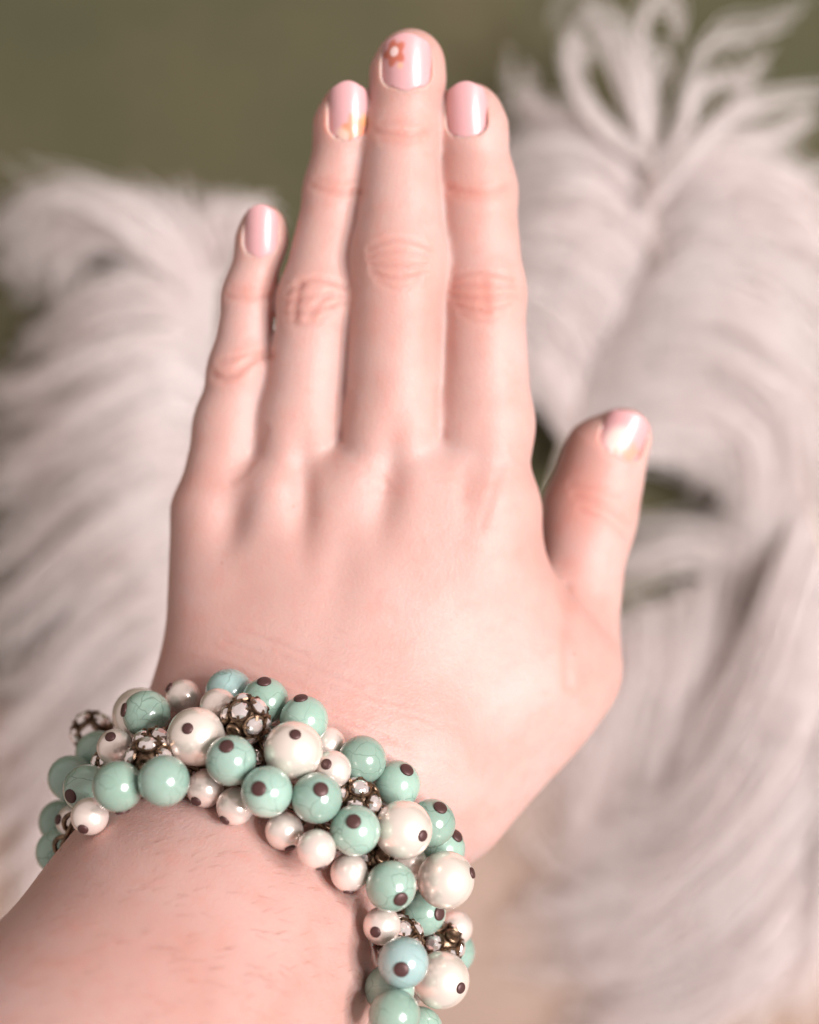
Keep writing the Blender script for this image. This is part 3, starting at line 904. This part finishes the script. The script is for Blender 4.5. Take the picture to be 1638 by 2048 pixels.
def feather(label, shaft, sides, seed, per_gap, fibres, mat=M_FEATH, spread=4.0, rad=0.22, shaft_r=1.3, curl=0.9, wander=0.16):
    """shaft and guides: lists of (px, py, height over the table in mm); each side is a list of guides from root to tip,
    barbs are laid between neighbouring guides, each a soft string of fibres"""
    rs = np.random.RandomState(seed)
    def W(g, n): 
        g = np.array([mm(a, b, CAM_H * 1000 - c) for a, b, c in g]); return resample(g, n)
    sh = W(shaft, 30)
    base = to_w(sh[0])
    root = empty('ostrich_feather', base)
    tag(root, label, 'feather', 'white ostrich feathers on the cloth')
    r = np.linspace(shaft_r, shaft_r * 0.3, 30)[None]
    V, F = tubes(sh[None], r, 8)
    fast_mesh('quill', to_w(V) - base, F, M_QUILL, root)
    n = 16
    u = np.linspace(0, 1, n)
    for guides in sides:
        G = [W(g, n) for g in guides]
        for a, b in zip(G[:-1], G[1:]):
            for k in range(per_gap):
                t = (k + rs.uniform(0.1, 0.9)) / per_gap
                c = a * (1 - t) + b * t
                ln = np.linalg.norm(c[-1] - c[0])
                # a barb of its own: bends slowly, curls at the tip
                c = c.copy()
                d = np.diff(c, axis=0) * rs.uniform(0.80, 1.10)
                uu = u[1:]
                turn = rs.normal() * wander * uu + rs.normal() * 0.10 * np.sin(uu * rs.uniform(3, 7) + rs.uniform(0, 6)) * uu
                turn = turn + rs.normal() * curl * np.clip((uu - 0.62) / 0.38, 0, 1) ** 1.4
                cs, sn = np.cos(turn), np.sin(turn)
                d = np.stack([d[:, 0] * cs - d[:, 1] * sn, d[:, 0] * sn + d[:, 1] * cs, d[:, 2]], -1)
                c = np.concatenate([c[:1], c[0] + np.cumsum(d, axis=0)])
                c[:, 2] += rs.normal() * 3.5 * np.sin(u * 2.6)
                m = fibres
                off = rs.normal(size=(m, 1, 3)) * spread * 0.33
                prof = (0.45 + 0.9 * np.sin(np.pi * np.clip(u * 0.9 + 0.1, 0, 1)) ** 0.7)
                cur = c[None] + off * prof[None, :, None]
                le = rs.uniform(0.80, 1.02, (m, 1, 1))
                cur = cur[:, :1] + (cur - cur[:, :1]) * le
                wob = rs.normal(size=(m, 1, 3)) * 0.006 * ln; p2 = rs.uniform(0, 6.28, (m, 1, 1)); fr = rs.uniform(3, 9, (m, 1, 1))
                cur = cur + np.sin(u[None, :, None] * fr + p2) * wob * u[None, :, None]
                cur[..., 2] = np.maximum(cur[..., 2], -CAM_H * 1000 + 2.0)
                ra = rad * rs.uniform(0.7, 1.3, (m, 1)) * (1.0 - 0.6 * u[None] ** 2)
                V, F = tubes(cur, ra, 3)
                fast_mesh('barb', to_w(V) - base, F, mat, root)
    return root

def g(*p): return list(p)
feather('large white ostrich plume with curled tip loops, beside the thumb', 
  [(1060, 1290, 6), (1100, 1000, 14), (1150, 830, 20), (1240, 640, 24), (1312, 480, 26), (1300, 330, 26), (1290, 220, 26)],
  [[  # right side, from the lower shaft to the tip
    g((1120, 960, 18), (1260, 920, 34), (1400, 905, 36), (1490, 930, 30), (1510, 990, 18)),
    g((1150, 860, 20), (1300, 800, 36), (1440, 790, 42), (1560, 860, 40), (1590, 1030, 28), (1560, 1200, 12)),
    g((1190, 740, 24), (1330, 690, 38), (1480, 700, 46), (1610, 800, 42), (1660, 960, 28), (1650, 1120, 12)),
    g((1240, 640, 24), (1380, 570, 40), (1540, 590, 44), (1660, 690, 34), (1740, 800, 20)),
    g((1300, 520, 26), (1420, 450, 40), (1560, 480, 42), (1680, 570, 34), (1760, 660, 20)),
    g((1312, 440, 26), (1430, 350, 40), (1560, 350, 42), (1680, 430, 34), (1770, 500, 20)),
    g((1308, 380, 26), (1410, 290, 38), (1530, 270, 40), (1660, 300, 30)),
   ],
   [  # left side
    g((1130, 880, 18), (1080, 800, 26), (1010, 780, 26), (900, 820, 16)),
    g((1170, 790, 20), (1100, 650, 30), (1010, 610, 28), (900, 660, 16)),
    g((1250, 630, 24), (1150, 530, 36), (1050, 500, 34), (920, 540, 20)),
    g((1300, 500, 26), (1190, 420, 38), (1080, 425, 36), (950, 480, 20)),
    g((1300, 420, 26), (1200, 310, 38), (1090, 290, 36), (960, 320, 20)),
    g((1295, 350, 26), (1200, 250, 38), (1100, 225, 36), (1000, 250, 24)),
   ]], 1, 22, 11)
feather('slim curling ostrich plume tip with loose loops, above the large plume',
  [(1310, 520, 30), (1305, 420, 40), (1300, 330, 44), (1296, 260, 44)],
  [[g((1300, 360, 40), (1380, 250, 52), (1400, 150, 54), (1450, 70, 50), (1530, 55, 44), (1600, 0, 36)),
    g((1300, 350, 40), (1372, 240, 52), (1392, 140, 54), (1436, 62, 50), (1520, 44, 44), (1590, -10, 36))],
   [g((1300, 420, 40), (1400, 300, 50), (1500, 220, 52), (1600, 190, 44), (1700, 180, 36)),
    g((1300, 410, 40), (1390, 285, 50), (1490, 200, 52), (1600, 170, 44), (1700, 165, 36))],
   [g((1295, 330, 40), (1180, 240, 50), (1118, 140, 54), (1122, 60, 54), (1170, 70, 50)),
    g((1295, 320, 40), (1190, 230, 50), (1135, 130, 54), (1140, 60, 54), (1185, 90, 50))],
   [g((1296, 320, 40), (1250, 200, 52), (1215, 90, 54), (1190, 20, 54), (1140, 20, 50), (1125, 80, 44)),
    g((1298, 310, 40), (1262, 180, 52), (1240, 80, 54), (1215, 0, 54), (1150, 0, 50), (1130, 60, 44))],
   [g((1300, 310, 40), (1285, 180, 52), (1270, 80, 56), (1300, 10, 54), (1350, 20, 50), (1355, 90, 44)),
    g((1300, 310, 40), (1310, 180, 52), (1300, 80, 56), (1330, 30, 54), (1370, 50, 50), (1365, 120, 44))],
   [g((1300, 380, 36), (1460, 210, 40), (1500, 130, 36), (1470, 60, 30)),
    g((1300, 380, 36), (1470, 220, 40), (1515, 150, 36), (1490, 70, 30))],
   [g((1290, 400, 36), (1120, 250, 30), (1030, 190, 30), (1020, 100, 26)),
    g((1290, 400, 36), (1110, 260, 30), (1015, 200, 30), (1005, 110, 26))],
  ], 2, 2, 16, spread=4.2, shaft_r=0.5, curl=0.35, wander=0.05)
feather('broad white ostrich plume spreading its barbs below the large plume',
  [(1580, 900, 16), (1650, 1100, 24), (1690, 1300, 26), (1680, 1500, 24), (1600, 1800, 18), (1520, 2100, 12)],
  [[g((1600, 1000, 20), (1540, 1180, 30), (1460, 1400, 30), (1330, 1640, 24), (1180, 1840, 12)),
    g((1640, 1100, 24), (1570, 1300, 36), (1480, 1510, 36), (1340, 1720, 28), (1130, 1890, 14)),
    g((1670, 1220, 24), (1590, 1450, 38), (1470, 1670, 38), (1310, 1830, 30), (1090, 1940, 14)),
    g((1690, 1350, 24), (1600, 1600, 38), (1470, 1790, 36), (1300, 1920, 28), (1060, 1990, 14)),
    g((1680, 1500, 24), (1590, 1730, 36), (1460, 1890, 36), (1290, 1990, 26), (1050, 2040, 14)),
    g((1650, 1660, 22), (1570, 1850, 34), (1450, 1980, 32), (1290, 2060, 22), (1080, 2110, 12)),
    g((1610, 1800, 20), (1550, 1960, 30), (1440, 2070, 28), (1290, 2150, 14))],
   [g((1690, 1300, 26), (1660, 1480, 40), (1640, 1640, 38), (1560, 1820, 26)),
    g((1690, 1450, 26), (1670, 1640, 40), (1640, 1800, 36), (1560, 1980, 24)),
    g((1670, 1600, 24), (1660, 1780, 36), (1620, 1940, 32), (1530, 2090, 20))],
  ], 3, 22, 12, spread=6.0)
feather('sparse downy ostrich feather lying between the thumb and the broad plume',
  [(1540, 1090, 8), (1420, 1170, 10), (1300, 1220, 10), (1190, 1250, 8)],
  [[g((1520, 1100, 8), (1440, 1060, 16), (1330, 1050, 16), (1190, 1100, 8)),
    g((1430, 1160, 8), (1350, 1120, 16), (1270, 1140, 16), (1150, 1210, 8))],
   [g((1530, 1100, 8), (1500, 1250, 16), (1450, 1430, 14), (1370, 1620, 6)),
    g((1430, 1160, 8), (1410, 1330, 16), (1370, 1500, 14), (1300, 1720, 6)),
    g((1330, 1210, 8), (1330, 1350, 16), (1290, 1520, 14), (1230, 1760, 6)),
    g((1240, 1240, 8), (1230, 1400, 14), (1190, 1560, 12), (1160, 1800, 6)),
    g((1180, 1250, 8), (1150, 1380, 12), (1110, 1520, 10), (1080, 1700, 6))],
  ], 4, 10, 11, spread=10.0, rad=0.17, shaft_r=0.5, curl=1.2)
feather('wide fluffy white ostrich plume lying beside the little finger',
  [(330, 1760, 8), (390, 1450, 14), (410, 1100, 20), (425, 800, 24), (430, 620, 26), (440, 500, 26)],
  [[g((445, 560, 26), (470, 480, 34), (500, 430, 34), (560, 400, 26)),
    g((440, 540, 26), (440, 460, 36), (445, 410, 36), (450, 370, 30)),
    g((436, 560, 26), (380, 460, 40), (320, 410, 40), (250, 390, 32)),
    g((430, 590, 26), (340, 480, 42), (240, 410, 44), (140, 380, 40), (50, 420, 30), (10, 520, 20)),
    g((428, 640, 26), (320, 540, 42), (210, 462, 44), (110, 445, 38), (30, 500, 26), (-10, 620, 14))],
   [g((428, 650, 26), (320, 560, 40), (220, 525, 42), (150, 560, 34), (110, 650, 20)),
    g((427, 690, 26), (330, 625, 40), (210, 640, 38), (110, 710, 28), (-20, 790, 16))],
   [g((426, 700, 26), (330, 650, 42), (200, 690, 42), (80, 760, 30), (-60, 820, 16)),
    g((424, 800, 24), (310, 770, 42), (180, 820, 42), (40, 910, 30), (-90, 1020, 16)),
    g((415, 950, 22), (300, 950, 40), (170, 1020, 42), (40, 1120, 30), (-90, 1260, 16)),
    g((408, 1120, 20), (300, 1140, 38), (180, 1220, 40), (50, 1350, 30), (-70, 1520, 16)),
    g((400, 1300, 18), (300, 1340, 36), (180, 1440, 36), (60, 1580, 26), (-50, 1760, 14)),
    g((385, 1480, 14), (290, 1540, 30), (190, 1640, 30), (80, 1790, 22), (-20, 1960, 12))],
   [g((430, 700, 26), (520, 640, 36), (600, 640, 34), (700, 700, 20)),
    g((420, 1000, 24), (520, 950, 36), (620, 970, 34), (720, 1040, 20))],
  ], 5, 22, 11)
